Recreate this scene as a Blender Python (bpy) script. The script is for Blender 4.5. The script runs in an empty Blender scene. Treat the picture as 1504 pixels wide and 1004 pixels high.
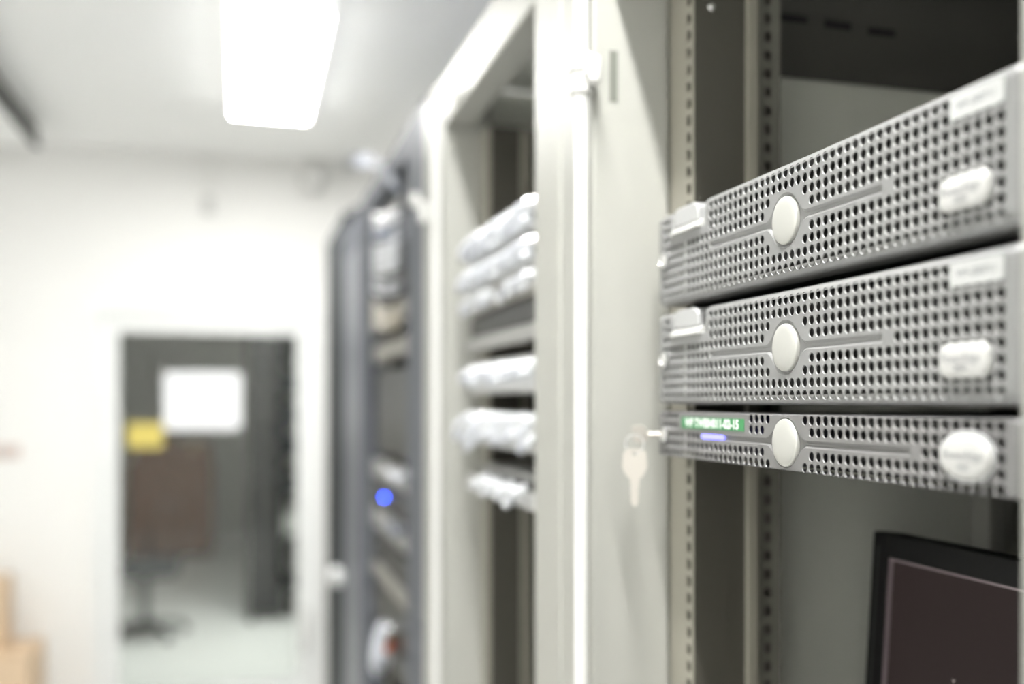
import bpy, bmesh, math, random
from mathutils import Vector, Matrix, geometry
random.seed(7)
scene = bpy.context.scene
col = scene.collection
R = math.radians

# ------------------------------------------------------------------ camera
F, PX, VPX, HY = 1500.0, 800.0, 353.0, 590.0      # focal length (px), principal x, aisle vanishing point, horizon
H = 1.72                                           # eye height
PHI = math.atan((PX - VPX) / F)
CP, SP = math.cos(PHI), math.sin(PHI)
KF = F / CP
cd = bpy.data.cameras.new('camera'); cam = bpy.data.objects.new('camera', cd); col.objects.link(cam)
cd.sensor_width = 36.0; cd.lens = F / 1504 * 36
cd.shift_x = (752 - PX) / 1504; cd.shift_y = (HY - 502) / 1504
cam.location = (0, 0, H); cam.rotation_euler = (R(90), 0, -PHI)
cd.clip_start = 0.02
cd.dof.use_dof = True; cd.dof.focus_distance = 0.705; cd.dof.aperture_fstop = 2.15; cd.dof.aperture_blades = 0
scene.camera = cam

# ------------------------------------------------------------------ light level
w = bpy.data.worlds.new('world'); scene.world = w; w.use_nodes = True
w.node_tree.nodes['Background'].inputs[0].default_value = (1, 1, 1, 1)
w.node_tree.nodes['Background'].inputs[1].default_value = 0.05
TUBE = 6.7
LAMP = 50.0                                        # emission of the ceiling panels
FILL_BEYOND = 40.0                                  # unseen panel added to brighten the room past the glass door
vs = scene.view_settings
vs.view_transform = 'Standard'; vs.look = 'None'; vs.exposure = 0.1; vs.gamma = 1.0; vs.use_curve_mapping = False

# ------------------------------------------------------------------ pixel helpers (photo pixel + a known plane -> metres)
def onX(px, py, X):
    d = KF * X / (px - VPX)
    return (d - X * SP) / CP, H + (HY - py) * d / F
def onY(px, py, Y):
    r = (px - VPX) / KF
    X = r * Y * CP / (1 - r * SP)
    d = X * SP + Y * CP
    return X, H + (HY - py) * d / F
def onZ(px, py, z):
    d = F * (z - H) / (HY - py)
    X = (px - VPX) * d / KF
    return X, (d - X * SP) / CP

# ------------------------------------------------------------------ materials
MATS = {}
def mat(name, rgb, rough=0.5, metal=0.0, emit=0.0, emit_rgb=None, noise=0.0, scale=40.0, coat=0.0, bump=0.0, spec=.5):
    m = bpy.data.materials.new(name); m.use_nodes = True
    nt = m.node_tree; b = nt.nodes['Principled BSDF']
    b.inputs['Roughness'].default_value = rough; b.inputs['Metallic'].default_value = metal
    b.inputs['Coat Weight'].default_value = coat
    b.inputs['Specular IOR Level'].default_value = spec
    c = (*rgb, 1)
    b.inputs['Base Color'].default_value = c
    if noise or bump:
        tc = nt.nodes.new('ShaderNodeTexCoord')
        n = nt.nodes.new('ShaderNodeTexNoise'); n.inputs['Scale'].default_value = scale; n.inputs['Detail'].default_value = 4
        nt.links.new(tc.outputs['Object'], n.inputs['Vector'])
        if noise:
            mx = nt.nodes.new('ShaderNodeMix'); mx.data_type = 'RGBA'
            mx.inputs['A'].default_value = tuple(max(0, v * (1 - noise)) for v in rgb) + (1,)
            mx.inputs['B'].default_value = tuple(min(1, v * (1 + noise)) for v in rgb) + (1,)
            nt.links.new(n.outputs['Fac'], mx.inputs['Factor'])
            nt.links.new(mx.outputs['Result'], b.inputs['Base Color'])
        if bump:
            bp = nt.nodes.new('ShaderNodeBump'); bp.inputs['Strength'].default_value = bump; bp.inputs['Distance'].default_value = 0.001
            nt.links.new(n.outputs['Fac'], bp.inputs['Height']); nt.links.new(bp.outputs['Normal'], b.inputs['Normal'])
    if emit:
        b.inputs['Emission Color'].default_value = (*(emit_rgb or rgb), 1)
        b.inputs['Emission Strength'].default_value = emit
    MATS[name] = m
    return m
mat('wall_paint', (.83, .825, .805), .6, noise=.015, scale=3, bump=.05)
mat('ceiling_paint', (.93, .935, .92), .7, noise=.01, scale=3)
mat('floor_vinyl', (.82, .83, .82), .3, noise=.04, scale=6)
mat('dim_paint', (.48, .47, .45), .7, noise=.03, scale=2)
mat('white_alu', (.82, .83, .82), .35, noise=.01, scale=10)
mat('beige_steel', (0.38, 0.38, 0.35), .42, noise=.015, scale=30)
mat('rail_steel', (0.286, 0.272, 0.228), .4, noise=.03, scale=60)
mat('rail_web', (0.064, 0.06, 0.049), .5, noise=.03, scale=60)  # rail steel darkened, with the shade on the web painted in
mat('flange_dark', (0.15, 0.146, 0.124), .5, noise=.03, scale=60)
mat('panel_grey', (0.595, 0.603, 0.552), .5, noise=.02, scale=20)
mat('vent_brown', (0.052, 0.05, 0.044), .55, noise=.05, scale=20)
mat('slot_grey', (0.16, 0.168, 0.144), .6)
mat('white_rod', (0.68, 0.68, 0.663), .25)
mat('blue_steel', (0.094, 0.101, 0.122), .55, spec=.3, noise=.02, scale=20)
mat('blue_light', (0.144, 0.151, 0.176), .38, noise=.02, scale=20)
mat('navy', (.03, .04, .16), .45)
mat('dark_steel', (0.028, 0.032, 0.034), .6, spec=.15, noise=.03, scale=20)
mat('black', (.006, .006, .007), .5)
mat('black_plastic', (.005, .005, .005), .55, spec=.25)
mat('black_gap', (.004, .004, .005), .8)
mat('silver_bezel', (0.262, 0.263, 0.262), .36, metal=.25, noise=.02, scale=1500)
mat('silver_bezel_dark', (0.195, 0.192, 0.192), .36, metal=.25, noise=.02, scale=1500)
mat('silver_latch', (0.493, 0.497, 0.501), .28, metal=.3)
mat('emblem_silver', (0.521, 0.521, 0.491), .30, metal=.35)
mat('badge_white', (0.517, 0.517, 0.502), .2, coat=.4)
mat('chrome', (.72, .72, .72), .22, metal=1)
mat('paper', (0.476, 0.484, 0.476), .6)
mat('notice_paper', (.90, .91, .93), .6)
mat('ink', (0.204, 0.204, 0.216), .6)
mat('green_label', (0.045, 0.23, 0.083), .5)
mat('white_ink', (.85, .9, .86), .5)
mat('blue_led', (.2, .2, .9), .3, emit=1.6, emit_rgb=(.22, .22, 1.0))
mat('blue_lamp', (.02, .05, .6), .3, emit=70, emit_rgb=(.008, .045, .60))
mat('screen', (0.006, 0.005, 0.005), .75, spec=.2, emit=.020, emit_rgb=(.95, .62, .58))
mat('screen_lip', (0.24, 0.192, 0.208), .2, coat=.5)
mat('screen_mark', (.6, .5, .5), .4)
mat('key_metal', (0.462, 0.437, 0.399), .35, metal=.4)
mat('cable_white', (0.634, 0.653, 0.703), .4)
mat('cable_blue', (0.2, 0.248, 0.384), .4)
mat('cable_pale', (0.18, 0.195, 0.235), .65, spec=.15)
mat('cable_bright', (0.87, 0.892, 0.935), .35, coat=.3)
mat('cable_beige', (0.496, 0.448, 0.352), .45)
mat('plug_clear', (.85, .87, .9), .12, coat=.5)
mat('orange', (.95, .25, .03), .4)
mat('red', (.6, .03, .03), .4)
mat('green', (.22, .36, .05), .4)
mat('device_silver', (0.357, 0.357, 0.346), .35, metal=.4, noise=.02, scale=60)
mat('device_white', (0.478, 0.48, 0.471), .35, noise=.01, scale=60)
mat('device_tan', (0.288, 0.274, 0.242), .45, noise=.02, scale=60)
mat('device_black', (.022, .022, .021), .4, noise=.05, scale=60)
mat('lamp_diffuser', (1, 1, 1), .4, emit=LAMP, emit_rgb=(1.0, .995, .97))
mat('lamp_side', (.9, .9, .9), .4, emit=LAMP*.022, emit_rgb=(1.0, .995, .97))  # glow added to the panel's sides to brighten the ceiling
mat('lamp_tube', (1, 1, 1), .4, emit=LAMP*TUBE, emit_rgb=(1.0, .995, .97))
mat('added_fill', (1, 1, 1), .4, emit=FILL_BEYOND, emit_rgb=(1.0, .98, .95))
mat('yellow_sign', (0.64, 0.528, 0.128), .5)
mat('brown_wood', (.20, .088, .042), .5, noise=.2, scale=6)
mat('cardboard', (.66, .50, .34), .7, noise=.06, scale=15)
mat('tape', (.70, .55, .36), .35)
mat('switch_beige', (.66, .52, .46), .45)
mat('grey_plastic', (.56, .56, .54), .4)
mat('fabric_black', (.02, .022, .025), .8, noise=.2, scale=80)
g = bpy.data.materials.new('glass_pane'); g.use_nodes = True; MATS['glass_pane'] = g
nt = g.node_tree; nt.nodes.remove(nt.nodes['Principled BSDF'])
tr = nt.nodes.new('ShaderNodeBsdfTransparent'); tr.inputs[0].default_value = (.86, .89, .87, 1)
gl = nt.nodes.new('ShaderNodeBsdfGlossy'); gl.inputs['Roughness'].default_value = .02
fr = nt.nodes.new('ShaderNodeFresnel'); fr.inputs['IOR'].default_value = 1.45
mx = nt.nodes.new('ShaderNodeMixShader')
nt.links.new(fr.outputs[0], mx.inputs[0]); nt.links.new(tr.outputs[0], mx.inputs[1]); nt.links.new(gl.outputs[0], mx.inputs[2])
nt.links.new(mx.outputs[0], nt.nodes['Material Output'].inputs['Surface'])

# ------------------------------------------------------------------ mesh builder
class MB:
    def __init__(self): self.v = []; self.f = []
    def add(self, vs_, fs):
        o = len(self.v); self.v += [tuple(p) for p in vs_]; self.f += [tuple(i + o for i in q) for q in fs]; return self
    def box(self, a, b):
        (x0, y0, z0), (x1, y1, z1) = [tuple(map(f_, a, b)) for f_ in (min, max)]
        return self.add([(x0,y0,z0),(x1,y0,z0),(x1,y1,z0),(x0,y1,z0),(x0,y0,z1),(x1,y0,z1),(x1,y1,z1),(x0,y1,z1)],
                        [(3,2,1,0),(4,5,6,7),(0,1,5,4),(1,2,6,5),(2,3,7,6),(3,0,4,7)])
    def tube(self, pts, r, n=10, cap=True, closed=False):
        pts = [Vector(p) for p in pts]; m = len(pts)
        rs = r if isinstance(r, (list, tuple)) else [r] * m
        rings = []; up = None
        for i, p in enumerate(pts):
            if closed: t = pts[(i + 1) % m] - pts[i - 1]
            else: t = pts[min(i + 1, m - 1)] - pts[max(i - 1, 0)]
            t.normalize()
            if up is None:
                up = t.orthogonal().normalized()
            else:
                up = (up - t * up.dot(t)).normalized()
            bn = t.cross(up)
            rings.append([p + (up * math.cos(a) + bn * math.sin(a)) * rs[i] for a in [2 * math.pi * k / n for k in range(n)]])
        vs_ = [q for rr in rings for q in rr]; fs = []
        for i in range(m if closed else m - 1):
            j = (i + 1) % m
            for k in range(n):
                fs.append((i*n+k, i*n+(k+1) % n, j*n+(k+1) % n, j*n+k))
        if cap and not closed:
            fs.append(tuple(reversed(range(n)))); fs.append(tuple((m-1)*n+k for k in range(n)))
        return self.add(vs_, fs)
    def lathe(self, prof, o, ax, n=32):
        """prof = [(radius, height)] about the axis ax through o"""
        ax = Vector(ax).normalized(); o = Vector(o)
        u = ax.orthogonal().normalized(); v = ax.cross(u)
        vs_ = []; fs = []
        for (r, h) in prof:
            for k in range(n):
                a = 2 * math.pi * k / n
                vs_.append(o + ax * h + (u * math.cos(a) + v * math.sin(a)) * max(r, 1e-6))
        for i in range(len(prof) - 1):
            for k in range(n):
                fs.append((i*n+k, i*n+(k+1) % n, (i+1)*n+(k+1) % n, (i+1)*n+k))
        fs.append(tuple(reversed(range(n)))); fs.append(tuple((len(prof)-1)*n+k for k in range(n)))
        return self.add(vs_, fs)
    def prism(self, poly, d0, d1, fn):
        """a polygon in 2D, extruded from d0 to d1; fn(a, b, d) gives the point"""
        n = len(poly)
        vs_ = [fn(a, b, d0) for a, b in poly] + [fn(a, b, d1) for a, b in poly]
        return self.add(vs_, [tuple(range(n)), tuple(reversed(range(n, 2*n)))] + [(i, n+i, n+(i+1) % n, (i+1) % n) for i in range(n)])
    def build(self, name, material, parent=None, bevel=0.0, smooth=False, M=None, seg=2):
        vs_ = [Vector(p) for p in self.v]
        if M is not None: vs_ = [M @ p for p in vs_]
        if parent is not None: o = WORLD[parent.name]
        else:
            xs = [p.x for p in vs_]; ys = [p.y for p in vs_]; zs = [p.z for p in vs_]
            o = Vector(((min(xs)+max(xs))/2, (min(ys)+max(ys))/2, min(zs)))
        me = bpy.data.meshes.new(name)
        me.from_pydata([p - o for p in vs_], [], self.f)
        bm = bmesh.new(); bm.from_mesh(me)
        bmesh.ops.remove_doubles(bm, verts=bm.verts, dist=1e-6)
        bmesh.ops.recalc_face_normals(bm, faces=bm.faces)
        bm.to_mesh(me); bm.free()
        me.materials.append(MATS[material])
        if smooth or bevel:
            for p in me.polygons: p.use_smooth = True
            me.set_sharp_from_angle(angle=R(38))
        ob = bpy.data.objects.new(name, me); col.objects.link(ob)
        if parent is not None:
            ob.parent = parent; ob.location = o - WORLD[parent.name]
        else: ob.location = o
        WORLD[ob.name] = o.copy()
        if bevel:
            b = ob.modifiers.new('bevel', 'BEVEL'); b.width = bevel; b.segments = seg; b.limit_method = 'ANGLE'
            b.harden_normals = False
        return ob
WORLD = {}
def tag(o, label=None, cat=None, group=None, kind=None):
    if label: o['label'] = label
    if cat: o['category'] = cat
    if group: o['group'] = group
    if kind: o['kind'] = kind
    return o
def thing(name, loc, label=None, cat=None, group=None, kind=None):
    o = bpy.data.objects.new(name, None); col.objects.link(o); o.location = loc
    o.empty_display_size = .05
    WORLD[o.name] = Vector(loc)
    return tag(o, label, cat, group, kind)
def box(name, a, b, material, parent=None, bevel=0.0, M=None):
    return MB().box(a, b).build(name, material, parent, bevel, M=M)
def text(name, body, size, material, parent, fn, align='CENTER', squeeze=1.0, bold=0.0):
    """flat lettering as a mesh; fn(a, b) maps the text plane to world"""
    cu = bpy.data.curves.new('lettering', 'FONT'); cu.body = body; cu.size = size; cu.align_x = align; cu.align_y = 'CENTER'
    cu.resolution_u = 3; cu.offset = bold
    t = bpy.data.objects.new('lettering', cu); col.objects.link(t)
    me = t.to_mesh()
    mb = MB(); mb.v = [fn(p.co.x * squeeze, p.co.y) for p in me.vertices]; mb.f = [tuple(p.vertices) for p in me.polygons]
    t.to_mesh_clear(); bpy.data.objects.remove(t); bpy.data.curves.remove(cu)
    return mb.build(name, material, parent)
def plate(outline, holes):
    """triangulated 2D plate with holes -> verts, tris"""
    pts = []; faces = []
    for lp in [outline] + holes:
        faces.append(list(range(len(pts), len(pts) + len(lp)))); pts += [Vector(p) for p in lp]
    ov, oe, of, _, _, ofo = geometry.delaunay_2d_cdt(pts, [], faces, 0, 1e-7)
    return [(p.x, p.y) for p in ov], [tuple(t) for t, src in zip(of, ofo) if list(src) == [0]]
def smooth_path(pts, n=6):
    pts = [Vector(p) for p in pts]; out = []
    for i in range(len(pts) - 1):
        p0, p1, p2, p3 = pts[max(i-1, 0)], pts[i], pts[i+1], pts[min(i+2, len(pts)-1)]
        for k in range(n):
            t = k / n
            out.append(.5 * ((2*p1) + (p2-p0)*t + (2*p0-5*p1+4*p2-p3)*t*t + (-p0+3*p1-3*p2+p3)*t**3))
    return out + [pts[-1]]

# ================================================================== the room
CEIL = 2.93
YW = 5.27                     # wall with the glass door
XL, XR, YB, YE = -1.9, 1.55, -4.2, 13.6
box('floor', (XL-.1, YB-.1, -.1), (XR+.6, YE+.1, 0), 'floor_vinyl')['kind'] = 'structure'
box('ceiling', (XL-.1, YB-.1, CEIL), (XR+.6, YE+.1, CEIL+.1), 'ceiling_paint')['kind'] = 'structure'
box('wall_left', (XL-.1, YB-.1, 0), (XL, YW+.1, CEIL), 'wall_paint')['kind'] = 'structure'
box('wall_right', (XR, YB-.1, 0), (XR+.1, YW+.1, CEIL), 'wall_paint')['kind'] = 'structure'
box('wall_back', (XL, YB-.1, 0), (XR, YB, CEIL), 'wall_paint')['kind'] = 'structure'
# door opening, from the photograph
DX0, DZ1 = onY(132, 443, YW); DX1, _ = onY(470, 443, YW)
mb = MB()
mb.box((XL, YW, 0), (DX0, YW+.1, CEIL)); mb.box((DX1, YW, 0), (XR, YW+.1, CEIL)); mb.box((DX0, YW, DZ1), (DX1, YW+.1, CEIL))
mb.build('wall_far', 'wall_paint')['kind'] = 'structure'
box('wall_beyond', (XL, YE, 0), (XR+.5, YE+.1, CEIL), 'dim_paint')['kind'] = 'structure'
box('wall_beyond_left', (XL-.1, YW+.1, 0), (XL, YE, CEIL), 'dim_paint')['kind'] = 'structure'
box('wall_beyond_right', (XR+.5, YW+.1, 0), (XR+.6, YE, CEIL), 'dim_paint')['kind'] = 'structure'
# door casing
t = thing('trim_1', ((DX0+DX1)/2, YW, 0), kind='structure')
cw = .055
box('casing_jamb', (DX0, YW-.02, 0), (DX0+cw, YW+.1, DZ1), 'white_alu', t, .004)
box('casing_jamb', (DX1-cw, YW-.02, 0), (DX1, YW+.1, DZ1), 'white_alu', t, .004)
box('casing_head', (DX0+cw, YW-.02, DZ1-cw), (DX1-cw, YW+.1, DZ1), 'white_alu', t, .004)
# glass door
GX0, GZ1 = onY(173, 486, YW); GX1, GZ0 = onY(437, 998, YW)
dy0, dy1 = YW+.015, YW+.06
d = thing('door_1', ((DX0+DX1)/2, YW+.03, .01), kind='structure')
tag(d, 'white aluminium door with one large glass pane')
box('stile', (DX0+cw+.003, dy0, .01), (GX0, dy1, DZ1-cw-.003), 'white_alu', d, .003)
box('stile', (GX1, dy0, .01), (DX1-cw-.003, dy1, DZ1-cw-.003), 'white_alu', d, .003)
box('top_rail', (GX0, dy0, GZ1), (GX1, dy1, DZ1-cw-.003), 'white_alu', d, .003)
box('bottom_rail', (GX0, dy0, .01), (GX1, dy1, GZ0), 'white_alu', d, .003)
box('pane', (GX0, YW+.036, GZ0), (GX1, YW+.040, GZ1), 'glass_pane', d)
hx, hz1 = onY(452, 890, YW-.04); _, hz0 = onY(452, 962, YW-.04)
hb = box('handle_plate', (hx-.028, YW, hz0), (hx+.028, dy0, hz1), 'white_alu', d, .004)
MB().tube(smooth_path([(hx-.012, YW, hz0+.03), (hx-.012, YW-.05, hz0+.04), (hx-.012, YW-.05, hz1-.04), (hx-.012, YW, hz1-.03)], 4), .019, 10).build('handle', 'white_rod', d, smooth=True)
for py in (655, 770, 540):
    X_, z_ = onY(166, py, YW)
    MB().tube([(DX0+cw, YW-.006, z_-.05), (DX0+cw, YW-.006, z_+.05)], .009, 10).build('hinge', 'white_alu', d, smooth=True)
# skirting along the wall with the door
box('baseboard_far', (XL, YW-.012, 0), (DX0, YW, .09), 'white_alu', None, .003)['kind'] = 'structure'

# ceiling lamps, a row along the aisle
LZ = CEIL - .06
LX0, _ = onZ(384, 174, LZ); _, LY1 = onZ(384, 172, LZ); _, LY0 = onZ(423, 17, LZ)
LXC = .115
def ceiling_light(yc, label, L=1.19, Wd=.30, xc=LXC, dm='lamp_diffuser'):
    t = thing('ceiling_light', (xc, yc, CEIL), label, 'ceiling light')
    a, b = Wd/2, L/2
    mb = MB()
    for (x0, x1, y0, y1) in ((-a, -a+.018, -b, b), (a-.018, a, -b, b), (-a+.018, a-.018, -b, -b+.018), (-a+.018, a-.018, b-.018, b)):
        mb.box((xc+x0, yc+y0, LZ-.004), (xc+x1, yc+y1, CEIL))
    mb = MB()
    mb.box((xc-a-.006, yc-b-.006, CEIL-.006), (xc+a+.006, yc+b+.006, CEIL))
    mb.build('housing', 'white_alu', t)
    box('lens_frame', (xc-a, yc-b, LZ+.002), (xc+a, yc+b, CEIL-.0062), 'lamp_side' if dm == 'lamp_diffuser' else 'white_alu', t, .004)
    box('diffuser', (xc-a+.006, yc-b+.006, LZ-.002), (xc+a-.006, yc+b-.006, LZ+.0018), dm, t)
    return t
yc = (LY0 + LY1) / 2
ceiling_light(yc, 'bright ceiling light panel nearest the glass door', L=LY1-LY0)
def batten_light(yc, label):
    t = thing('ceiling_batten', (LXC, yc, CEIL), label, 'ceiling light')
    box('batten_body', (LXC-.03, yc-.61, CEIL-.045), (LXC+.03, yc+.61, CEIL), 'white_alu', t, .004)
    MB().tube([(LXC, yc-.585, CEIL-.068), (LXC, yc+.585, CEIL-.068)], .0185, 16).build('tube', 'lamp_tube', t, smooth=True)
    for q in (-.60, .60):
        box('tube_holder', (LXC-.016, yc+q-.013, CEIL-.09), (LXC+.016, yc+q+.013, CEIL-.0455), 'white_alu', t, .003)
batten_light(yc-3.35, 'bright ceiling batten lamp above the rack with the three silver servers')
batten_light(yc-6.7, 'bright ceiling batten lamp by the wall opposite the glass door')
ceiling_light(7.4, 'unseen ceiling panel added to light the room behind the glass door', L=1.2, Wd=.6, xc=.3, dm='added_fill')

# ================================================================== racks
XF = .3203                    # front plane of the rack frames
XB = .0889 / .233 * CP        # front plane of the server bezels
UZ = lambda s: H + s * XB / CP   # height of a line of image slope s on the bezel plane
def rail(name, parent, ya, yb, X, z0, z1, deep, sgn, back=True):
    """mounting rail: flange with square holes facing the aisle, web going back, folded lip and second holed flange.
    ya = outer edge (at the panel), yb = inner edge; sgn=+1 for the far side, -1 for the near side"""
    zs = []; z = z0 + .02
    while z < z1 - .02:
        zs.append(z); z += .015875
    hy = yb + sgn * .0115
    holes = [[(hy-.0048, q-.0048), (hy+.0048, q-.0048), (hy+.0048, q+.0048), (hy-.0048, q+.0048)] for q in zs]
    y0, y1 = min(ya, yb), max(ya, yb)
    v2, tris = plate([(y0, z0), (y1, z0), (y1, z1), (y0, z1)], holes)
    mb = MB()
    mb.add([(X, a, b) for a, b in v2], tris)
    for h in holes:
        mb.add([(X, a, b) for a, b in h] + [(X+.002, a, b) for a, b in h], [(i, (i+1) % 4, 4+(i+1) % 4, 4+i) for i in range(4)])
    me = mb.build(name, 'rail_steel', parent)
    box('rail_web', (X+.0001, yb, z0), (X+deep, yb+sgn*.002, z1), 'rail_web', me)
    box('hole_shade', (X+.004, min(ya, yb)+.003, z0), (X+.006, max(ya, yb)-.003, z1), 'black_gap', me)  # black sheet added to stand for the shade inside the holes
    if back:
        l = box('rail_lip', (X+deep, yb-sgn*.006, z0), (X+deep+.011, yb+sgn*.006, z1), 'rail_steel', me, .001)
        X2 = X+deep+.0135; hx2 = X2+.0125
        holes = [[(hx2-.0035, q-.0045), (hx2+.0035, q-.0045), (hx2+.0035, q+.0045), (hx2-.0035, q+.0045)] for q in [z0+.02+.0175*i for i in range(int((z1-z0-.04)/.0175))]]
        v2, tris = plate([(X+deep+.0112, z0), (X2+.026, z0), (X2+.026, z1), (X+deep+.0112, z1)], holes)
        mb = MB(); mb.add([(a, yb+sgn*.004, b) for a, b in v2], tris)
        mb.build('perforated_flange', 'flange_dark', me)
        # dark sheet added behind the flange, painting the shade seen through those holes
        box('hole_shade', (X+deep+.0115, yb+sgn*.012, z0), (X2+.026, yb+sgn*.014, z1), 'rail_web', me)
    return me

def rack(label, y0, y1, pn, pf, z1, frame, inside, X0=XF, depth=.85, head=.08, rails=True, xr=.40, panel=None):
    """open server rack; y0..y1 outer, pn / pf = width of the near and far front posts"""
    t = thing('server_rack', (X0 + depth/2, (y0+y1)/2, 0), label, 'server rack')
    e = .0008
    box('plinth', (X0+.01, y0+e, 0), (X0+depth-.01, y1-e, .09), frame, t, .002)
    box('front_post', (X0, y0+e, .09), (X0+.079, y0+pn, z1), frame, t, .003)
    box('front_post', (X0, y1-pf, .09), (X0+.079, y1-e, z1), frame, t, .003)
    box('header', (X0+.001, y0+pn, z1-head), (X0+.05, y1-pf, z1), frame, t, .003)
    box('top_panel', (X0+.05, y0+pn, z1-.012), (X0+depth-.02, y1-pf, z1-.001), inside, t)
    box('side_panel', (X0+.0795, y0+.012, .09), (X0+depth-.02, y0+.022, z1-.013), panel or inside, t)
    yp = min(y1-pf+.014, y1-.02)
    box('side_panel', (X0+.0795, yp, .09), (X0+depth-.02, yp+.01, z1-.013), panel or inside, t)
    box('rear_door', (X0+depth-.02, y0+e, .09), (X0+depth, y1-e, z1), 'black_plastic', t, .002)
    for (a, b) in ((y0+pn-.01, y0+pn+.02), (y1-pf-.02, y1-pf+.01)):
        box('rear_post', (X0+.435, a, .09), (X0+.461, b, z1-.26), frame, t, .002)
    if rails:
        rail('mounting_rail', t, y1-pf, y1-pf-.055, xr, .12, z1-head-.01, .052, 1)
        rail('mounting_rail', t, y0+pn, y0+pn+.055, xr, .12, z1-head-.01, .052, -1, back=False)
    return t
def hinge_rod(parent, px, zs, z0, z1, r=.0072, X=None):
    X = XF - .0125 if X is None else X
    Y, _ = onX(px, 500, X)
    rod = MB().tube([(X, Y, z0), (X, Y, z1)], r, 16).build('hinge_rod', 'white_rod', parent, smooth=True)
    for z in zs:
        MB().lathe([(r+.0005, -.02), (.0115, -.017), (.0118, -.004), (r+.001, -.001), (r+.001, .002), (.0125, .004), (.0128, .016), (.009, .02), (r, .0205)], (X, Y, z), (0, 0, 1), 20).build('hinge_collar', 'white_rod', rod, smooth=True)
        box('hinge_bracket', (X+.001, Y-.021, z-.012), (X+.0125, Y-.003, z+.014), 'white_rod', rod, .003)
        MB().lathe([(.0042, 0), (.0042, .002), (.003, .0028)], (X+.001, Y-.014, z-.002), (-1, 0, 0), 12).build('bracket_screw', 'grey_plastic', rod, smooth=True)
    return rod

y_in, _ = onX(870, 0, XF); y_near, _ = onX(1498, 0, XF)
RT = H + 1.6 * XF / CP                       # top of the beige racks
HEAD = (1.6 - 1.363) * XF / CP
y12 = y_in + .0995
r1 = rack('open beige server rack holding three silver servers and a black monitor', y_near - .09, y12, .09, y12 - y_in, RT, 'beige_steel', 'panel_grey', head=HEAD, panel='panel_grey')
# slot cover in the inner face of the far front post
sX0, sz1 = onY(895, 74, y_in); sX1, sz0 = onY(907, 150, y_in)
box('slot_cover', (sX0, y_in-.0006, sz0), (sX1, y_in+.001, sz1), 'slot_grey', r1)
_, hz = onX(854, 110, XF-.0125)
hinge_rod(r1, 854, [hz, hz-1.2], .13, RT-.02)
# screw in the web of the rail
yb = y_in - .055
X_, z_ = onY(1045, 11, yb)
MB().lathe([(.0036, 0), (.0036, .001), (.0022, .0022)], (X_, yb-.0001, z_), (0, -1, 0), 14).build('rail_screw', 'chrome', r1, smooth=True)
# dark vent panel at the top of the far side, with three slots
yv = y_in + .012
vx0, vz0 = onY(1128, 111, yv)
vx1 = XF + .80
holes = []
for (a, b, c) in ((1146, 1187, 26), (1211, 1251, 36), (1275, 1316, 46)):
    xa, za = onY(a, c - 7, yv); xb, zb = onY(b, c + 9, yv)
    holes.append([(xa, zb), (xb, zb), (xb, za), (xa, za)])
v2, tris = plate([(vx0, vz0), (vx1, vz0), (vx1, RT-.014), (vx0, RT-.014)], holes)
mb = MB(); mb.add([(a, yv, b) for a, b in v2], tris)
for hlp in holes:
    mb.add([(a, yv, b) for a, b in hlp] + [(a, yv+.0019, b) for a, b in hlp], [(i, (i+1) % 4, 4+(i+1) % 4, 4+i) for i in range(4)])
    mb2 = MB(); mb2.box((hlp[0][0]-.002, yv+.0012, hlp[0][1]-.002), (hlp[2][0]+.002, yv+.0018, hlp[2][1]+.002)); mb2.build('vent_slot', 'black_gap', r1)
mb.build('vent_panel', 'vent_brown', r1)

y2a, _ = onX(785, 0, XF); y2b, _ = onX(652, 0, XF); y23, _ = onX(622, 0, XF)
r2 = rack('open beige server rack stacked with cabled network devices beside the blue-grey rack', y12+.002, y23, y2a - y12-.002, y23 - y2b, RT, 'beige_steel', 'panel_grey', head=HEAD, panel='panel_grey', xr=.385)
hinge_rod(r2, 641, [hz-1.2], .13, RT-.02)

y3a, _ = onX(598, 0, XF); y3b, _ = onX(539, 0, XF)
y34 = y3b + .11
r3 = rack('open blue-grey rack with tangled pale patch cables', y23+.004, y34, y3a - y23 - .004, y34 - y3b, RT+.02, 'blue_steel', 'navy', head=.06, panel='dark_steel', xr=.37)
X_ = XF - .009
hy_, hzt = onX(622, 288, X_); _, hzb = onX(622, 335, X_)
hb = box('hinge_block', (X_-.008, hy_-.016, hzb+.01), (XF, hy_+.012, hzt-.01), 'white_rod', r2, .004)
MB().lathe([(.004, 0), (.014, .002), (.014, .012), (.008, .016)], (X_-.008, hy_-.002, (hzt+hzb)/2+.02), (-1, 0, 0), 16).build('hinge_cap', 'white_rod', hb, smooth=True)

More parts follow.
